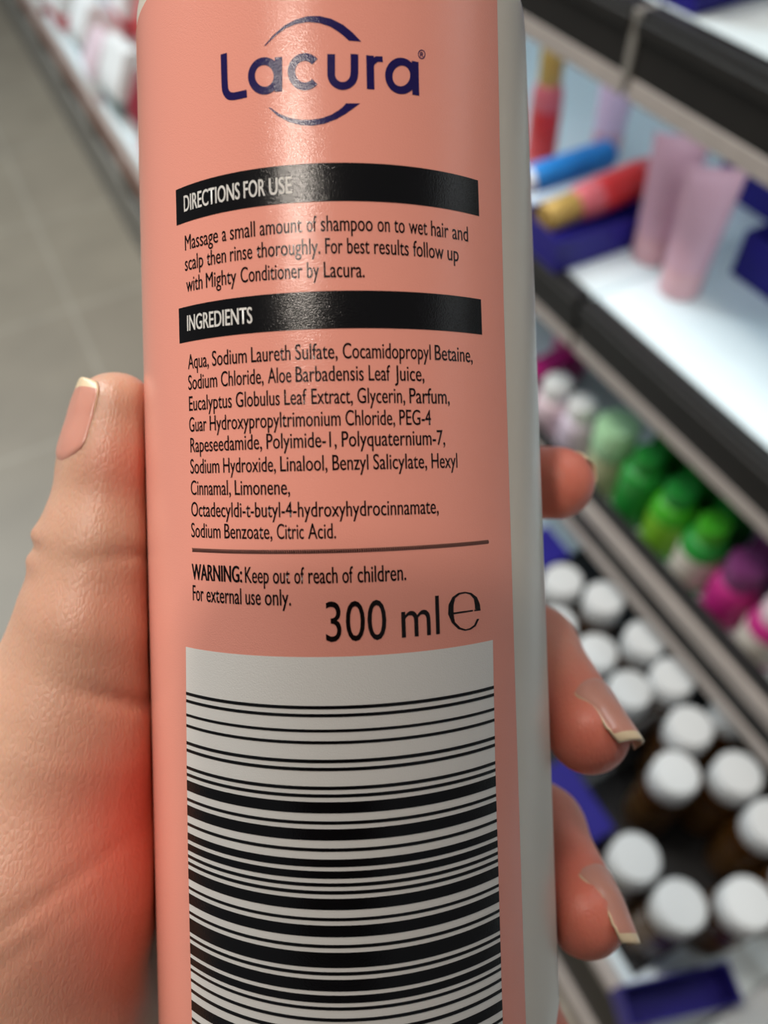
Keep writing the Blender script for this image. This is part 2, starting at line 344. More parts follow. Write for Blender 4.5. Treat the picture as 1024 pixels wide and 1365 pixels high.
for r_, (x, dy) in enumerate(rows):
    for i, y in enumerate(spots):
        nm, m, bd = packs[seq[r_][i]]
        hh = (0.11, 0.16, 0.19)[r_] + 0.02 * ((i * 7 + r_ * 3) % 3)
        t = pack('%s refill pack, %s along the %s of the far base shelf' % (nm, ordn[i], rname[r_]), m, bd, 0.055, 0.064, hh)
        t.location = (x + .01 * ((i * 5 + r_) % 3), y + dy, 0.401); t.rotation_euler = (0, 0, PI / 2 + .08 * ((i % 3) - 1))
# printed matter: measured angles (degrees) and heights (mm) on the bottle's side
BARS= [(-20.126, -20.501), (-21.035, -21.391), (-22.777, -23.104), (-24.085, -24.432), (-26.179, -26.567), (-27.084, -27.461), (-29.212, -29.601), (-30.089, -30.468), (-30.976, -32.253), (-33.152, -33.521), (-34.041, -35.331), (-36.222, -36.603), (-37.485, -38.357), (-38.829, -39.682), (-40.195, -40.597), (-41.069, -41.471), (-41.964, -43.253), (-44.155, -44.517), (-45.036, -46.357), (-47.239, -47.621), (-48.131, -49.888), (-50.369, -50.762), (-51.244, -52.592), (-53.055, -53.941), (-54.405, -54.779), (-55.697, -56.092)]
ECS= {'o': [(35.065, -11.83), (33.923, -12.621), (32.334, -12.917), (30.666, -12.95), (28.738, -12.633), (27.005, -11.802), (26.11, -10.77), (26.282, -9.698), (27.369, -8.867), (29.066, -8.457), (31.034, -8.416), (32.899, -8.652), (34.591, -9.245), (35.437, -10.099), (35.589, -10.854)], 'i': [(34.368, -11.785), (33.411, -12.446), (32.042, -12.738), (30.829, -12.781), (29.282, -12.467), (27.901, -11.753), (27.593, -10.848), (27.676, -9.768), (28.208, -9.007), (29.536, -8.638), (31.169, -8.602), (32.522, -8.832), (33.568, -9.388), (33.823, -10.104), (33.834, -10.586)], 'bar': [(27.6, -10.75), (30.596, -10.737), (35.596, -10.774)]}
LOGO= {'L': [(-23.963, 52.627), (-23.952, 51.807), (-23.954, 50.782), (-23.956, 49.757), (-23.904, 49.033), (-23.796, 48.662), (-23.585, 48.358), (-23.209, 48.089), (-22.7, 47.884), (-22.061, 47.769), (-21.17, 47.71), (-19.913, 47.696), (-18.066, 47.715)], 'a1': [(-10.407, 49.073), (-10.463, 48.822), (-10.596, 48.582), (-10.806, 48.36), (-11.085, 48.16), (-11.427, 47.99), (-11.825, 47.852), (-12.268, 47.751), (-12.745, 47.69), (-13.245, 47.671), (-13.754, 47.695), (-14.26, 47.76), (-14.749, 47.866), (-15.209, 48.009), (-15.627, 48.185), (-15.992, 48.391), (-16.294, 48.619), (-16.524, 48.864), (-16.675, 49.12), (-16.744, 49.379), (-16.728, 49.634), (-16.627, 49.879), (-16.446, 50.107), (-16.188, 50.313), (-15.861, 50.492), (-15.474, 50.639), (-15.038, 50.751), (-14.565, 50.825), (-14.068, 50.859), (-13.558, 50.853), (-13.051, 50.808), (-12.558, 50.724), (-12.092, 50.603), (-11.666, 50.449), (-11.288, 50.265), (-10.969, 50.055), (-10.716, 49.825), (-10.535, 49.581), (-10.432, 49.328), (-10.407, 49.073)], 'a1s': [(-10.005, 51.057), (-10.123, 49.132), (-10.23, 47.38)], 'c': [(-1.608, 50.244), (-1.996, 50.442), (-2.447, 50.604), (-2.946, 50.723), (-3.478, 50.796), (-4.026, 50.822), (-4.573, 50.799), (-5.101, 50.728), (-5.594, 50.611), (-6.035, 50.452), (-6.411, 50.254), (-6.709, 50.025), (-6.92, 49.771), (-7.035, 49.499), (-7.052, 49.219), (-6.97, 48.939), (-6.792, 48.668), (-6.523, 48.416), (-6.173, 48.19), (-5.753, 47.998), (-5.277, 47.846), (-4.759, 47.74), (-4.217, 47.684), (-3.668, 47.678), (-3.129, 47.723), (-2.617, 47.818), (-2.148, 47.959), (-1.737, 48.141)], 'u': [(2.175, 51.02), (2.051, 49.024), (2.043, 48.899), (2.074, 48.665), (2.192, 48.439), (2.395, 48.227), (2.674, 48.039), (3.022, 47.88), (3.426, 47.757), (3.872, 47.673), (4.345, 47.631), (4.83, 47.634), (5.31, 47.682), (5.768, 47.771), (6.189, 47.901), (6.559, 48.064), (6.864, 48.257), (7.095, 48.472), (7.243, 48.701), (7.303, 48.937), (7.365, 49.063), (7.493, 51.067)], 'r': [(11.077, 51.019), (11.004, 47.399)], 'ra': [(11.094, 49.614), (11.577, 50.284), (12.597, 50.701), (14.043, 50.742)], 'a2': [(21.555, 49.414), (21.495, 49.16), (21.354, 48.906), (21.137, 48.659), (20.849, 48.427), (20.498, 48.214), (20.095, 48.028), (19.65, 47.873), (19.175, 47.754), (18.683, 47.672), (18.187, 47.632), (17.699, 47.633), (17.233, 47.675), (16.798, 47.758), (16.407, 47.878), (16.069, 48.032), (15.791, 48.216), (15.582, 48.425), (15.445, 48.653), (15.385, 48.895), (15.402, 49.143), (15.496, 49.393), (15.665, 49.637), (15.905, 49.87), (16.21, 50.085), (16.573, 50.278), (16.985, 50.443), (17.435, 50.577), (17.913, 50.677), (18.407, 50.739), (18.903, 50.763), (19.389, 50.746), (19.852, 50.691), (20.281, 50.598), (20.662, 50.468), (20.986, 50.305), (21.243, 50.113), (21.427, 49.897), (21.532, 49.662), (21.555, 49.414)], 'a2s': [(22.035, 51.034), (21.964, 49.267), (21.942, 47.348)], 'reg': [(24.683, 52.034), (24.64, 51.906), (24.536, 51.781), (24.378, 51.669), (24.178, 51.578), (23.951, 51.515), (23.715, 51.485), (23.486, 51.491), (23.281, 51.53), (23.116, 51.602), (23.003, 51.699), (22.949, 51.815), (22.959, 51.941), (23.031, 52.068), (23.161, 52.186), (23.339, 52.287), (23.552, 52.364), (23.785, 52.411), (24.021, 52.424), (24.241, 52.402), (24.43, 52.348), (24.573, 52.264), (24.66, 52.156), (24.683, 52.034)], 'R1': [(23.517, 52.158), (23.478, 51.643)], 'R2': [(23.513, 52.106), (23.947, 52.145), (24.126, 52.059), (23.931, 51.939), (23.498, 51.9)], 'R3': [(23.807, 51.928), (24.16, 51.704)], 'top_o': [(-13.447, 52.456), (-11.27, 53.412), (-8.408, 54.346), (-5.623, 54.867), (-2.891, 55.126), (-0.2, 55.073), (2.462, 54.755), (5.105, 54.148), (7.208, 53.359), (9.151, 52.433)], 'top_i': [(-13.041, 52.477), (-10.709, 53.326), (-8.15, 54.033), (-5.654, 54.371), (-2.929, 54.505), (-0.247, 54.327), (2.143, 53.935), (3.984, 53.391), (5.295, 52.904), (6.343, 52.47)], 'bot_o': [(-12.706, 45.81), (-10.668, 44.812), (-7.933, 44.003), (-5.222, 43.576), (-2.526, 43.454), (0.166, 43.609), (2.867, 44.067), (5.044, 44.649), (6.964, 45.296), (8.454, 45.824)], 'bot_i': [(-12.307, 45.786), (-10.096, 44.984), (-7.63, 44.443), (-5.187, 44.153), (-2.757, 44.086), (-0.333, 44.217), (1.829, 44.572), (3.461, 45.019), (4.556, 45.423), (5.222, 45.778)]}
TXT= {'heading_use': [[[['DIRECTIONS', -37.881], ['FOR', -19.461], ['USE', -13.063]], -7.746, (-37.881, 36.544), (-8.506, 36.342), 1.801]], 'directions': [[[['Massage', -37.952], ['a', -25.765], ['small', -23.49], ['amount', -15.673], ['of', -4.49], ['shampoo', -1.296], ['on', 11.657], ['to', 15.57], ['wet', 19.166], ['hair', 24.843], ['and', 30.717]], 35.479, (-37.523, 32.115), (34.612, 32.05), 1.713], [[['scalp', -38.146], ['then', -30.551], ['rinse', -23.636], ['thoroughly.', -16.636], ['For', -0.414], ['best', 4.549], ['results', 10.718], ['follow', 20.033], ['up', 29.131]], 32.331, (-37.715, 29.753), (29.453, 29.578)], [[['with', -37.826], ['Mighty', -30.977], ['Conditioner', -20.908], ['by', -4.721], ['Lacura.', -0.891]], 8.298, (-37.342, 27.296), (7.953, 27.045)]], 'heading_ingredients': [[[['INGREDIENTS', -37.762]], -18.191, (-37.704, 22.785), (-18.54, 22.622), 1.766]], 'ingredients': [[[['Aqua,', -37.917], ['Sodium', -29.654], ['Laureth', -18.7], ['Sulfate,', -7.981], ['Cocamidopropyl', 2.854], ['Betaine,', 24.784]], 35.634, (-37.632, 18.348), (25.244, 18.179), 1.687], [[['Sodium', -37.967], ['Chloride,', -27.132], ['Aloe', -14.661], ['Barbadensis', -8.026], ['Leaf', 8.593], ['Juice,', 14.646]], 21.821, (-37.399, 15.924), (19.85, 15.759)], [[['Eucalyptus', -37.877], ['Globulus', -23.061], ['Leaf', -10.83], ['Extract,', -4.525], ['Glycerin,', 5.86], ['Parfum,', 18.012]], 28.369, (-37.31, 13.468), (18.38, 13.287)], [[['Guar', -38.015], ['Hydroxypropyltrimonium', -30.906], ['Chloride,', 3.028], ['PEG-4', 15.434]], 23.201, (-37.222, 11.018), (22.348, 10.856)], [[['Rapeseedamide,', -37.749], ['Polyimide-1,', -15.409], ['Polyquaternium-7,', 2.054]], 26.76, (-37.551, 8.616), (2.393, 8.597)], [[['Sodium', -37.947], ['Hydroxide,', -27.122], ['Linalool,', -12.23], ['Benzyl', -0.199], ['Salicylate,', 9.049], ['Hexyl', 23.021]], 29.984, (-37.324, 6.118), (23.939, 5.98)], [[['Cinnamal,', -37.973], ['Limonene,', -23.98]], -10.115, (-37.239, 3.611), (-11.34, 3.487)], [[['Octadecyldi-t-butyl-4-', -38.002], ['hydroxyhydrocinnamate,', -8.369]], 24.428, (-37.155, 1.083), (23.564, 0.839)], [[['Sodium', -38.196], ['Benzoate,', -27.274], ['Citric', -13.474], ['Acid.', -6.159]], 0.106, (-37.346, -1.382), (-0.402, -1.482)]], 'warning_bold': [[[['WARNING:', -38.273]], -22.705, (-38.273, -6.389), (-22.909, -6.373), 1.834]], 'warning': [[[['Keep', -21.819], ['out', -14.714], ['of', -9.62], ['reach', -6.369], ['of', 1.315], ['children.', 4.725]], 15.843, (-21.819, -6.417), (15.61, -6.462), 1.81], [[['For', -38.211], ['external', -33.343], ['use', -21.839], ['only.', -16.844]], -10.6, (-38.211, -8.882), (-10.989, -8.883)]], 'volume': [[[['300', -2.756], ['ml', 14.421]], 23.783, (-2.756, -12.925), (23.354, -12.902), 4.393]]}
# ------------------------------------------------------------------ the shampoo bottle held in front of the camera
mm = 0.001
B_R = Matrix(((9.99646719e-01, -2.65702997e-02, 6.74962043e-04), (2.65702997e-02, 9.98357167e-01, -5.07640204e-02), (6.74962043e-04, 5.07640204e-02, 9.98710448e-01)))
GRIP = CAM_M @ Matrix.Translation((-5.41836759 * mm, 0, -113 * mm)) @ B_R.to_4x4()    # where the bottle is held
def rad(h): return 28.0726636 * (1 - 0.000650419616 * h)
def P(phi, h, off=0.0):               # point of the bottle's side: angle in degrees, height in mm
    r = rad(h) + off; a = math.radians(phi)
    return (r * math.sin(a) * mm, h * mm, r * math.cos(a) * mm)
def print_mat(name, col, rough, spec=0.55, grain=0.6):
    m = mat(name, col, rough, spec=spec, bump=grain, bscale=6500.0)
    m.node_tree.nodes['Bump'].inputs['Distance'].default_value = 0.00004
    return m
M_body = mat('white_bottle_plastic', (0.66, 0.59, 0.50), 0.32, noise=0.015)
M_label = print_mat('salmon_label', (0.79, 0.315, 0.24), 0.18)
M_ink = print_mat('black_ink', (0.003, 0.0025, 0.003), 0.18)
M_text = print_mat('black_print', (0.006, 0.003, 0.003), 0.18)
M_navyink = print_mat('navy_ink', (0.012, 0.006, 0.075), 0.18)
M_wprint = print_mat('white_print', (0.72, 0.69, 0.65), 0.38)
bt = empty('shampoo_bottle'); bt.matrix_world = GRIP
tag(bt, 'white round shampoo bottle with a salmon back label and large barcode, held in the hand', 'bottle')
prof = []
RB = rad(-78)
for k in range(7):
    a = k / 6 * PI / 2; prof.append((rad(-70) - 8 + 8 * math.sin(a) if k else 8.0, -78 + 8 - 8 * math.cos(a)))
prof[0] = (rad(-70) - 8, -78)
for k in range(1, 34): h = -70 + k * (64 + 70) / 33; prof.append((rad(h), h))
r64 = rad(64)
for k in range(1, 11):
    a = k / 10 * PI / 2; prof.append((12 + (r64 - 12) * math.cos(a) ** .9, 64 + 15 * math.sin(a)))
prof += [(11, 79.5), (11, 84)]
Rz = Matrix.Rotation(-PI / 2, 4, 'X')
mb = MB().lathe([(r * mm, z * mm) for r, z in prof], 128, M=Rz); mb.build('bottle_body', M_body, bt)
mb = MB().lathe([(14.6 * mm, .0805), (15 * mm, .081), (15 * mm, .1035), (13.5 * mm, .105), (5 * mm, .1055)], 64, M=Rz); mb.build('flip_cap', M_white, bt)

def sheet(p0, p1, h0, h1, off, n=60, nh=1, left=None, right=None):
    v = []; f = []
    for j in range(nh + 1):
        h = h0 + (h1 - h0) * j / nh
        a0 = left(h) if left else p0; a1 = right(h) if right else p1
        for i in range(n + 1): v.append(P(a0 + (a1 - a0) * i / n, h, off))
    for j in range(nh):
        for i in range(n):
            q = j * (n + 1) + i; f.append((q, q + 1, q + n + 2, q + n + 1))
    return v, f
def edge_r(h): return float(np.interp(h, [-56, -20, 0, 25, 44, 62], [47.3, 47.6, 47.9, 48.2, 48.8, 50.0]))
def outline():                                         # label outline, top left corner rounded
    v = []; f = []; NH = 260
    for j in range(NH + 1):
        h = -72 + (64.2 + 72) * math.sin(j / NH * PI / 2)
        c_ = max(0, h - 55.0) / 9.2
        a0 = -112 + 50 * (1 - math.sqrt(max(0, 1 - min(1, c_) ** 2)))
        a1 = edge_r(h) - (8 * (1 - math.sqrt(max(0, 1 - (max(0, h - 63.0) / 1.2) ** 2))) if h > 63 else 0)
        for i in range(91): v.append(P(a0 + (a1 - a0) * i / 90, h, 0.05))
    for j in range(NH):
        for i in range(90):
            q = j * 91 + i; f.append((q, q + 1, q + 92, q + 91))
    return v, f
label = obj('back_label', *outline(), M_label, bt, label='salmon pink printed back label')
def part(name, mb, m, label_=None):
    return obj(name, mb.v, mb.f, m, label, True, label_)
OFF = 0.075
mb = MB(); mb.add(*sheet(-41.12, 39.5, 35.3, 39.42, OFF)); part('heading_bar', mb, M_ink, 'black bar with the directions heading')
mb = MB(); mb.add(*sheet(-41.10, 39.15, 21.52, 25.62, OFF)); part('heading_bar', mb, M_ink, 'black bar with the ingredients heading')
bl = lambda h: float(np.interp(h, [-56, -40, -30, -14.6], [-42.75, -42.7, -42.38, -41.53]))
brt = lambda h: float(np.interp(h, [-56, -30, -14.6], [38.4, 38.72, 39.35]))
mb = MB(); mb.add(*sheet(0, 0, -66.0, -14.65, OFF, 60, 30, bl, brt)); part('barcode_panel', mb, M_wprint, 'off-white barcode panel')
mb = MB()
for h1, h0 in BARS + [(-57.0, -57.45), (-58.4, -59.7), (-60.6, -61.0), (-61.9, -63.2)]:
    mb.add(*sheet(0, 0, h0, h1, OFF + .03, 60, 1, bl, brt))
part('barcode_bars', mb, M_ink, 'black barcode stripes')
# twisted rope rule
mb = MB()
N = 150
for row in (0, 1):
    for i in range(N):
        a = -38.15 + (39.0 + 38.15) * i / N; d = (39.0 + 38.15) / N
        y0 = -3.12 + .22 * row; s = .35 * d
        mb.add([P(a + (s if row else 0), y0, OFF), P(a + d * .72 + (s if row else 0), y0, OFF), P(a + d * .72 + s * (2 if not row else 0) , y0 + .24, OFF), P(a + s * (2 if not row else 0), y0 + .24, OFF)], [(0, 1, 2, 3)])
part('rope_rule', mb, M_text, 'thin black rope-patterned rule')

# lettering: the words are set on the curved side, each starting at its own angle
def glyphs(txt, off):
    cu = bpy.data.curves.new('lettering', 'FONT'); cu.body = txt; cu.size = 1.0; cu.offset = off; cu.resolution_u = 4
    o = bpy.data.objects.new('lettering', cu); COL.objects.link(o)
    bpy.context.view_layer.update()
    dg = bpy.context.evaluated_depsgraph_get(); me = bpy.data.meshes.new_from_object(o.evaluated_get(dg))
    v = np.array([q.co[:2] for q in me.vertices]); f = [tuple(p.vertices) for p in me.polygons]
    bpy.data.objects.remove(o); bpy.data.curves.remove(cu); bpy.data.meshes.remove(me)
    return v, f
hv, _ = glyphs('H', 0.0); CAPH = hv[:, 1].max()
def set_lines(mb, lines, off, capmm, zoff=OFF, wfix=1.0):
    for ln in lines:
        segs, end, bl_, br_ = ln[:4]
        for i, (txt, a0) in enumerate(segs):
            v, f = glyphs(txt, 0.0)
            x0, x1 = v[:, 0].min(), v[:, 0].max()
            if i + 1 < len(segs): a1 = segs[i + 1][1]; W = (x1 - x0) + (0.10 if txt.endswith('-') else 0.36)
            else: a1 = end; W = x1 - x0
            sc = (a1 - a0) / W; sy = capmm / CAPH
            for dx, dy in ((-off, 0), (off, 0), (0, off * .25), (0, -off * .25)) if off else ((0, 0),):
                vv = []
                for x, y in v:
                    a = a0 + (x + dx - x0) * sc
                    hb = bl_[1] + (br_[1] - bl_[1]) * (a - bl_[0]) / (br_[0] - bl_[0])
                    vv.append(P(a, hb + (y + dy) * sy, zoff))
                mb.add(vv, f)
mb = MB(); set_lines(mb, TXT['heading_use'], 0.022, TXT['heading_use'][0][4], OFF + .03); set_lines(mb, TXT['heading_ingredients'], 0.022, TXT['heading_ingredients'][0][4], OFF + .03)
part('heading_text', mb, M_wprint, 'white condensed heading lettering')
CB = TXT['ingredients'][0][4]
mb = MB(); set_lines(mb, TXT['directions'], 0.012, CB * 1.0); part('directions_text', mb, M_text, 'black condensed directions text')
mb = MB(); set_lines(mb, TXT['ingredients'], 0.012, CB); part('ingredients_text', mb, M_text, 'black condensed ingredients list')
mb = MB(); set_lines(mb, TXT['warning_bold'], 0.04, TXT['warning_bold'][0][4]); set_lines(mb, TXT['warning'], 0.014, TXT['warning'][0][4]); part('warning_text', mb, M_text, 'black warning text')
mb = MB(); set_lines(mb, TXT['volume'], 0.0, TXT['volume'][0][4])
def strip(mb, A, B):                                   # ribbon between two point rows
    n = len(A); v = [P(a, h, OFF) for a, h in A] + [P(a, h, OFF) for a, h in B]
    mb.add(v, [(i, i + 1, n + i + 1, n + i) for i in range(n - 1)])
def stroke(mb, pts, wd, close=False):
    Q = np.array([(math.radians(a) * rad(h), h) for a, h in pts])
    n = len(Q); T = np.zeros_like(Q)
    for i in range(n):
        a = Q[i - 1] if i > 0 else (Q[-2] if close else Q[0]); b_ = Q[i + 1] if i < n - 1 else (Q[1] if close else Q[-1])
        T[i] = (b_ - a) / (np.linalg.norm(b_ - a) + 1e-9)
    Nn = np.stack([-T[:, 1], T[:, 0]], 1) * wd / 2
    back = lambda R_: [(math.degrees(s / rad(h)), h) for s, h in R_]
    strip(mb, back(Q + Nn), back(Q - Nn))
strip(mb, ECS['o'], ECS['i']); stroke(mb, ECS['bar'], 0.2)
part('volume_text', mb, M_text, 'large black volume mark with the estimated sign')
mb = MB()
WL = 0.84
for k in ('L', 'a1s', 'c', 'u', 'r', 'ra', 'a2s'): stroke(mb, LOGO[k], WL if k != 'ra' else .62)
for k in ('a1', 'a2'): stroke(mb, LOGO[k], WL, True)
stroke(mb, LOGO['reg'], .1, True)
for k in ('R1', 'R2', 'R3'): stroke(mb, LOGO[k], .1)
strip(mb, LOGO['top_o'], LOGO['top_i']); strip(mb, LOGO['bot_o'], LOGO['bot_i'])
part('brand_logo', mb, M_navyink, 'navy wordmark between two swooping arcs')

# ------------------------------------------------------------------ the phone that takes the picture, behind the lens
ph = empty('smartphone'); ph.matrix_world = CAM_M
tag(ph, 'dark smartphone held up behind the viewpoint, shading the lower half of the bottle', 'phone')
def slab(x0, x1, y0, y1, z0, z1, r):
    mb = MB(); cx, cy = (x0 + x1) / 2, (y0 + y1) / 2; hx, hy = (x1 - x0) / 2, (y1 - y0) / 2
    rings = [[(x + cx, y + cy, z) for x, y, _ in rrect(hx - d, hy - d, 0, r - d, 8)] for z, d in ((z0, .0012), (z0 + .001, .0002), ((z0 + z1) / 2, 0), (z1 - .001, .0002), (z1, .0012))]
    return mb.loft(rings)
M_phone = mat('dark_phone_glass', (0.03, 0.03, 0.035), 0.3)
PX0, PX1, PY0, PY1 = -0.058, 0.020, -0.130, 0.0305
slab(PX0, PX1, PY0, PY1, 0.002, 0.0105, 0.011).build('phone_body', M_phone, ph)
slab(PX0 + .003, PX1 - .003, PY0 + .003, PY1 - .003, 0.0107, 0.0112, 0.008).build('screen', M_black, ph)
# ------------------------------------------------------------------ the left hand: one continuous surface grown from joints
def skin_material():
    m = bpy.data.materials.new('skin'); m.use_nodes = True; nt = m.node_tree; b = nt.nodes['Principled BSDF']
    b.inputs['Roughness'].default_value = 0.42; b.inputs['Specular IOR Level'].default_value = 0.45
    b.inputs['Subsurface Weight'].default_value = 0.35; b.inputs['Subsurface Radius'].default_value = (1, .30, .15); b.inputs['Subsurface Scale'].default_value = 0.0035
    tc = nt.nodes.new('ShaderNodeTexCoord')
    n = nt.nodes.new('ShaderNodeTexNoise'); n.inputs['Scale'].default_value = 55; n.inputs['Detail'].default_value = 6
    r = nt.nodes.new('ShaderNodeValToRGB')
    e = r.color_ramp.elements; e[0].position = .32; e[0].color = (0.52, 0.285, 0.195, 1); e[1].position = .68; e[1].color = (0.60, 0.36, 0.25, 1)
    nt.links.new(tc.outputs['Object'], n.inputs['Vector']); nt.links.new(n.outputs['Fac'], r.inputs['Fac'])
    at_ = nt.nodes.new('ShaderNodeAttribute'); at_.attribute_name = 'flush_bounce'
    mx = nt.nodes.new('ShaderNodeMix'); mx.data_type = 'RGBA'; mx.inputs[7].default_value = (0.78, 0.165, 0.11, 1)
    nt.links.new(at_.outputs['Fac'], mx.inputs[0]); nt.links.new(r.outputs['Color'], mx.inputs[6]); nt.links.new(mx.outputs[2], b.inputs['Base Color'])
    # fine skin lines: stretched cells and grain
    mp = nt.nodes.new('ShaderNodeMapping'); mp.inputs['Scale'].default_value = (1500, 800, 1500); mp.inputs['Rotation'].default_value = (0, 0, math.radians(-18))
    vo = nt.nodes.new('ShaderNodeTexVoronoi'); vo.feature = 'DISTANCE_TO_EDGE'; vo.inputs['Scale'].default_value = 1.0; vo.inputs['Randomness'].default_value = 1
    mp2 = nt.nodes.new('ShaderNodeMapping'); mp2.inputs['Scale'].default_value = (900, 260, 900); mp2.inputs['Rotation'].default_value = (0, 0, math.radians(20))
    wv = nt.nodes.new('ShaderNodeTexNoise'); wv.inputs['Scale'].default_value = 1.0; wv.inputs['Detail'].default_value = 4
    ad = nt.nodes.new('ShaderNodeMath'); ad.operation = 'MULTIPLY_ADD'; ad.inputs[1].default_value = 0.8
    nt.links.new(tc.outputs['Object'], mp.inputs['Vector']); nt.links.new(mp.outputs['Vector'], vo.inputs['Vector'])
    nt.links.new(tc.outputs['Object'], mp2.inputs['Vector']); nt.links.new(mp2.outputs['Vector'], wv.inputs['Vector'])
    nt.links.new(vo.outputs['Distance'], ad.inputs[0]); nt.links.new(wv.outputs['Fac'], ad.inputs[2])
    bp = nt.nodes.new('ShaderNodeBump'); bp.inputs['Strength'].default_value = 0.38; bp.inputs['Distance'].default_value = 0.0003
    nt.links.new(ad.outputs[0], bp.inputs['Height']); nt.links.new(bp.outputs['Normal'], b.inputs['Normal'])
    return m
M_skin = skin_material()
STEP = 0.8
lo = np.array([-112., -178., -172.]); hi = np.array([46., 26., -88.])
ax = [np.arange(l, h, STEP) for l, h in zip(lo, hi)]
X, Y, Z = [a.astype(np.float32) for a in np.meshgrid(*ax, indexing='ij')]
def cap(a, b):
    ax_, ay, az, ra = a; bx, by, bz, rb = b
    d = np.array([bx - ax_, by - ay, bz - az]); L2 = float(d @ d)
    t = np.clip(((X - ax_) * d[0] + (Y - ay) * d[1] + (Z - az) * d[2]) / L2, 0, 1)
    return np.sqrt((X - ax_ - t * d[0]) ** 2 + (Y - ay - t * d[1]) ** 2 + (Z - az - t * d[2]) ** 2) - (ra + (rb - ra) * t)
def smin(a, b, k):
    h = np.maximum(k - np.abs(a - b), 0) / k
    return np.minimum(a, b) - h * h * k * 0.25
def chain(pts, k=3.0):
    d = None
    for a, b in zip(pts[:-1], pts[1:]):
        c = cap(a, b); d = c if d is None else smin(d, c, k)
    return d
def shift(pts, v): return [(p[0] + v[0], p[1] + v[1], p[2] + v[2], p[3]) for p in pts]
WR = (-62, -118, -128)
palm = None
for (x, y, z, r), rw in zip(((-39, 0, -150, 10.5), (-37, -19, -153, 11), (-35, -40, -153, 10.5), (-33, -60, -149, 9.5)), (15, 16, 16, 15)):
    c = cap((WR[0], WR[1], WR[2] - 3, rw), (x, y, z, r)); palm = c if palm is None else smin(palm, c, 7)
palm = smin(palm, cap((-70, -112, -124, 19), (-92, -165, -112, 21)), 10)          # wrist and forearm
palm = smin(palm, cap((-50, -118, -134, 17), (-74, -168, -118, 20)), 10)
thumb = [(-39.2, 14.2, -112, 5.7), (-39.6, 7, -112, 6.1), (-41.0, -4.5, -112, 7.5), (-42.6, -16, -112, 9.0), (-46.0, -31, -114, 12.0)]
lat = (0.50, -0.02, 0.86)
t1 = chain(shift(thumb, [q * 2.3 for q in lat]), 4); t2 = chain(shift(thumb, [-q * 2.3 for q in lat]), 4)
th = smin(t1, t2, 3)
th = smin(th, cap((-46.0, -31, -114, 12.0), (-50, -52, -113, 16.0)), 8)
th = smin(th, cap((-50, -52, -113, 16.0), (-57, -82, -114, 20.0)), 8)
th = smin(th, cap((-57, -82, -114, 20.0), (-66, -118, -122, 19.0)), 8)
th = smin(th, cap((-46, -32, -120, 9.0), (-40, -6, -148, 8.5)), 8)                 # web to the index knuckle
D = smin(palm, th, 9)
FINGERS = {
 'index': [(-39, 0, -150, 9.5), (-4, 7, -152.5, 8.0), (16.5, 6.3, -147.5, 7.0), (29.4, 4.9, -130.5, 6.2)],
 'middle': [(-37, -19, -153, 9.8), (6, -13, -154.5, 8.2), (27, -24.5, -137.5, 7.2), (31.2, -33.6, -117.5, 6.3)],
 'ring': [(-35, -40, -153, 9.5), (7, -47, -154.5, 8.0), (28.0, -56.0, -136, 7.0), (30.6, -61.2, -117, 6.2)],
 'little': [(-33, -60, -149, 8.5), (2, -78, -153, 7.2), (24, -88, -138, 6.2), (29, -92, -121, 5.6)]}
for nme, pts in FINGERS.items():
    D = smin(D, chain(pts, 3.0), 4.5)
# creases and knuckle folds along the thumb
def fold(c, axis, reach, wdt, depth):
    u = (X - c[0]) * axis[0] + (Y - c[1]) * axis[1] + (Z - c[2]) * axis[2]
    rr = (X - c[0]) ** 2 + (Y - c[1]) ** 2 + (Z - c[2]) ** 2
    return depth * np.exp(-(u / wdt) ** 2) * np.exp(-rr / reach ** 2)
tax = np.array([-0.12, -0.99, 0.0])
D = D + fold((-33, -5.8, -106), (0.15, -0.98, 0.1), 7, .8, .8)
D = D + fold((-33, -26.5, -106), (-0.35, -0.93, 0.1), 8, .9, 1.3)
D = D - fold((-48.5, -3.2, -109), tax, 5, 1.3, .9) - fold((-48.9, -6.8, -109), tax, 5, 1.3, .8) + fold((-48.5, -5.0, -109), tax, 5, .7, .5)
D = D + fold((-47, -52, -99), (0.55, -0.83, 0.1), 14, 1.0, .5) + fold((-52, -60, -97), (0.6, -0.8, 0.1), 14, 1.0, .4)
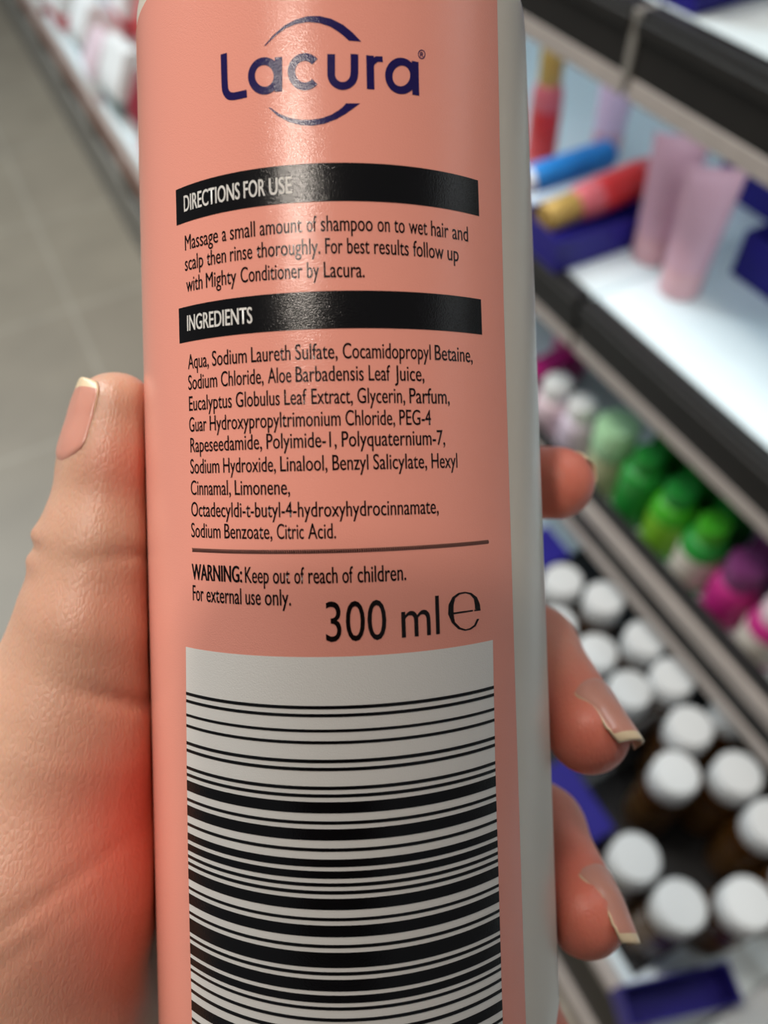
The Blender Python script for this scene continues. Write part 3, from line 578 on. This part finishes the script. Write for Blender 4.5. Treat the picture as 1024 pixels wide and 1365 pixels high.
# nothing of the hand enters the bottle: pads flatten against it
q = [X + 5.41836759, Y, Z + 113.0]
bx = B_R[0][0] * q[0] + B_R[1][0] * q[1] + B_R[2][0] * q[2]
by = B_R[0][1] * q[0] + B_R[1][1] * q[1] + B_R[2][1] * q[2]
bz = B_R[0][2] * q[0] + B_R[1][2] * q[1] + B_R[2][2] * q[2]
bd = np.sqrt(bx ** 2 + bz ** 2) - 28.0726636 * (1 - 0.000650419616 * by)
D = -smin(-D, bd - 0.25, 1.2)
def surface_nets(D):
    s = D < 0
    n = np.array(D.shape) - 1
    cnt = np.zeros(n, np.float32); acc = np.zeros((*n, 3), np.float32)
    sl = lambda o: tuple(slice(o_, o_ + m_) for o_, m_ in zip(o, n))
    cor = [(i, j, k) for i in (0, 1) for j in (0, 1) for k in (0, 1)]
    for a in cor:
        for ax_ in range(3):
            if a[ax_]: continue
            b = list(a); b[ax_] = 1; b = tuple(b)
            da, db = D[sl(a)], D[sl(b)]; cr = (da < 0) != (db < 0)
            t = np.where(cr, da / np.where(cr, da - db, 1), 0)
            for c in range(3):
                acc[..., c] += np.where(cr, a[c] + (t if c == ax_ else 0), 0)
            cnt += cr
    act = cnt > 0; idx = -np.ones(n, np.int64); idx[act] = np.arange(act.sum())
    ij = np.argwhere(act)
    v = (ij + acc[act] / cnt[act][:, None]) * STEP + lo
    F = []
    for ax_ in range(3):
        u, w_ = (ax_ + 1) % 3, (ax_ + 2) % 3
        a = [slice(1, -1)] * 3; a[ax_] = slice(0, -1); b = list(a); b[ax_] = slice(1, None)
        s0, s1 = s[tuple(a)], s[tuple(b)]
        for flip, msk in ((0, s0 & ~s1), (1, ~s0 & s1)):
            e = np.argwhere(msk) + 1; e[:, ax_] -= 1
            def cell(du, dw):
                c = e.copy(); c[:, u] += du; c[:, w_] += dw; return idx[c[:, 0], c[:, 1], c[:, 2]]
            qd = np.stack([cell(-1, -1), cell(0, -1), cell(0, 0), cell(-1, 0)], 1)
            F.append(qd[:, ::-1] if flip else qd)
    return v, np.concatenate(F)
hv_, hf_ = surface_nets(D)
def relax(v, f, it, lam):
    e = np.concatenate([f[:, [0, 1]], f[:, [1, 2]], f[:, [2, 3]], f[:, [3, 0]]])
    for k in range(it):
        s_ = np.zeros_like(v); c_ = np.zeros(len(v))
        np.add.at(s_, e[:, 0], v[e[:, 1]]); np.add.at(s_, e[:, 1], v[e[:, 0]]); np.add.at(c_, e[:, 0], 1); np.add.at(c_, e[:, 1], 1)
        v = v + lam * (s_ / c_[:, None] - v)
    return v
hv_ = relax(hv_, hf_, 2, .5)
ORG = np.array([-45., -60., -120.])
hand = obj('hand', (hv_ - ORG) * mm, hf_.tolist(), M_skin)
hand.matrix_world = CAM_M @ Matrix.Translation(Vector(ORG * mm))
tag(hand, 'left hand gripping the salmon bottle, thumb along its left side, three fingertips at right', 'hand')
# flushed skin plus painted-in colour bounce from the label: fingertips, thumb ball next to where it presses, knuckle folds
fl_ = np.zeros(len(hv_))
def blob(c, r, a):
    global fl_
    fl_ = fl_ + a * np.exp(-((hv_ - np.array(c)) ** 2).sum(1) / r ** 2)
for nme, pts in FINGERS.items(): blob(pts[-1][:3], 13, .9); blob(pts[-2][:3], 10, .5)
blob((-31, -40, -105), 12, .95); blob((-33, -58, -100), 13, .5); blob((-35, 6, -106), 5, .5); blob((-34, -14, -107), 9, .25)
at2 = hand.data.attributes.new('flush_bounce', 'FLOAT', 'POINT'); at2.data.foreach_set('value', np.clip(fl_, 0, .9).astype(np.float32))

M_nail = mat('fingernail_pink', (0.60, 0.27, 0.205), 0.28, sss=.15)
M_ntip = mat('fingernail_edge', (0.74, 0.58, 0.38), 0.35)
def sample(p):                          # the hand's distance field at points p (trilinear)
    g = np.clip((p - lo) / STEP, 0, np.array(D.shape) - 1.001); i0 = g.astype(int); f = g - i0; r_ = 0
    for c in range(8):
        o = np.array([c >> 2 & 1, c >> 1 & 1, c & 1]); w_ = np.prod(np.where(o, f, 1 - f), 1); q_ = i0 + o
        r_ = r_ + w_ * D[q_[:, 0], q_[:, 1], q_[:, 2]]
    return r_
def nail(tip, axis, dors, wid, length, free=1.2, arch=1.0):
    a = np.array(axis, float); a /= np.linalg.norm(a); n = np.array(dors, float); n -= a * (n @ a); n /= np.linalg.norm(n); l = np.cross(a, n)
    NU, NV = 24, 28
    U, V = np.meshgrid(np.linspace(-1, 1, NU + 1), np.linspace(0, 1, NV + 1))
    U = U.ravel(); V = V.ravel()
    wv = np.where(V < .25, 1 - .30 * ((.25 - V) / .25) ** 2, 1) * np.where(V > .8, 1 - .28 * ((V - .8) / .2) ** 2, 1)
    s_ = V * length - length + free * V * (1 - .75 * U * U) + .12 * length * (U * U) * (1 - V)
    base = np.array(tip) + np.outer(s_, a) + np.outer(U * wv * wid / 2, l)
    H = np.full(len(U), np.nan)
    prev = sample(base + 12 * n)
    for st in np.arange(11.75, -6, -.25):
        d_ = sample(base + st * n); m_ = np.isnan(H) & (d_ < 0)
        H[m_] = (st + .25 * d_ / (d_ - prev - 1e-9) * -1)[m_]; prev = d_
    G = H.reshape(NV + 1, NU + 1); G = np.where(G > np.nanmax(G) - 5.5, G, np.nan)
    jm = int(.66 * NV); j0 = int(.40 * NV)
    for j_ in range(NV + 1):                       # fill the rim of the plate sideways
        row = G[j_]; g_ = ~np.isnan(row)
        if g_.sum() > 3: G[j_] = np.interp(np.arange(NU + 1), np.arange(NU + 1)[g_], row[g_])
    sl_ = np.clip((G[jm] - G[j0]) / (jm - j0), -.25, .25); sl_[:] = sl_.mean()
    for j_ in range(jm + 1, NV + 1): G[j_] = G[jm] + sl_ * (j_ - jm)
    for it in range(12):
        K = np.pad(G, 1, mode='reflect', reflect_type='odd'); G = .5 * G + .125 * (K[:-2, 1:-1] + K[2:, 1:-1] + K[1:-1, :-2] + K[1:-1, 2:])
    Hf = G.ravel() + .50 - .75 * np.clip((.14 - V) / .14, 0, 1) ** 1.5 - .2 * np.clip((np.abs(U) - .8) / .2, 0, 1) ** 2 * (V < .82)
    top = base + Hf[:, None] * n; bot = top - .40 * n
    vs = (np.concatenate([top, bot]) - ORG) * mm; fs = []; mi = []
    S = (NU + 1) * (NV + 1)
    for j in range(NV):
        for i in range(NU):
            q = j * (NU + 1) + i; m_ = 1 if j >= NV - 3 else 0
            fs.append((q, q + 1, q + NU + 2, q + NU + 1)); mi.append(m_)
            fs.append((S + q, S + q + NU + 1, S + q + NU + 2, S + q + 1)); mi.append(m_)
    rim = [i for i in range(NU + 1)] + [j * (NU + 1) + NU for j in range(1, NV + 1)] + [NV * (NU + 1) + i for i in range(NU - 1, -1, -1)] + [j * (NU + 1) for j in range(NV - 1, 0, -1)]
    for q, r_ in zip(rim, rim[1:] + rim[:1]): fs.append((q, S + q, S + r_, r_)); mi.append(1)
    return obj('fingernail', vs, fs, [M_nail, M_ntip], hand, True, None, mi)
def fnail(nme, axis, dors, wid, length, over, free=1.0):
    t = np.array(FINGERS[nme][-1][:3]); a = np.array(axis, float); a /= np.linalg.norm(a)
    nail(t + a * over, a, dors, wid, length, free)
nail((-39.2, 17.6, -111.8), (0.02, 1, 0), (-0.66, 0.02, 0.75), 10.0, 11.5, 1.2)['label'] = 'thumbnail with a pale free edge'
fnail('index', (.60, -.12, .70), (.70, .40, -.55), 8.6, 10.0, 3.4, .5)
fnail('middle', (.40, -.65, .64), (.71, .66, .22), 9.5, 12, 5.0, .7)
fnail('ring', (.22, -.78, .59), (.88, .40, .20), 9.0, 12, 5.0, .7)
fnail('little', (.4, -.5, .7), (.8, .5, .1), 8, 10, 4.5)
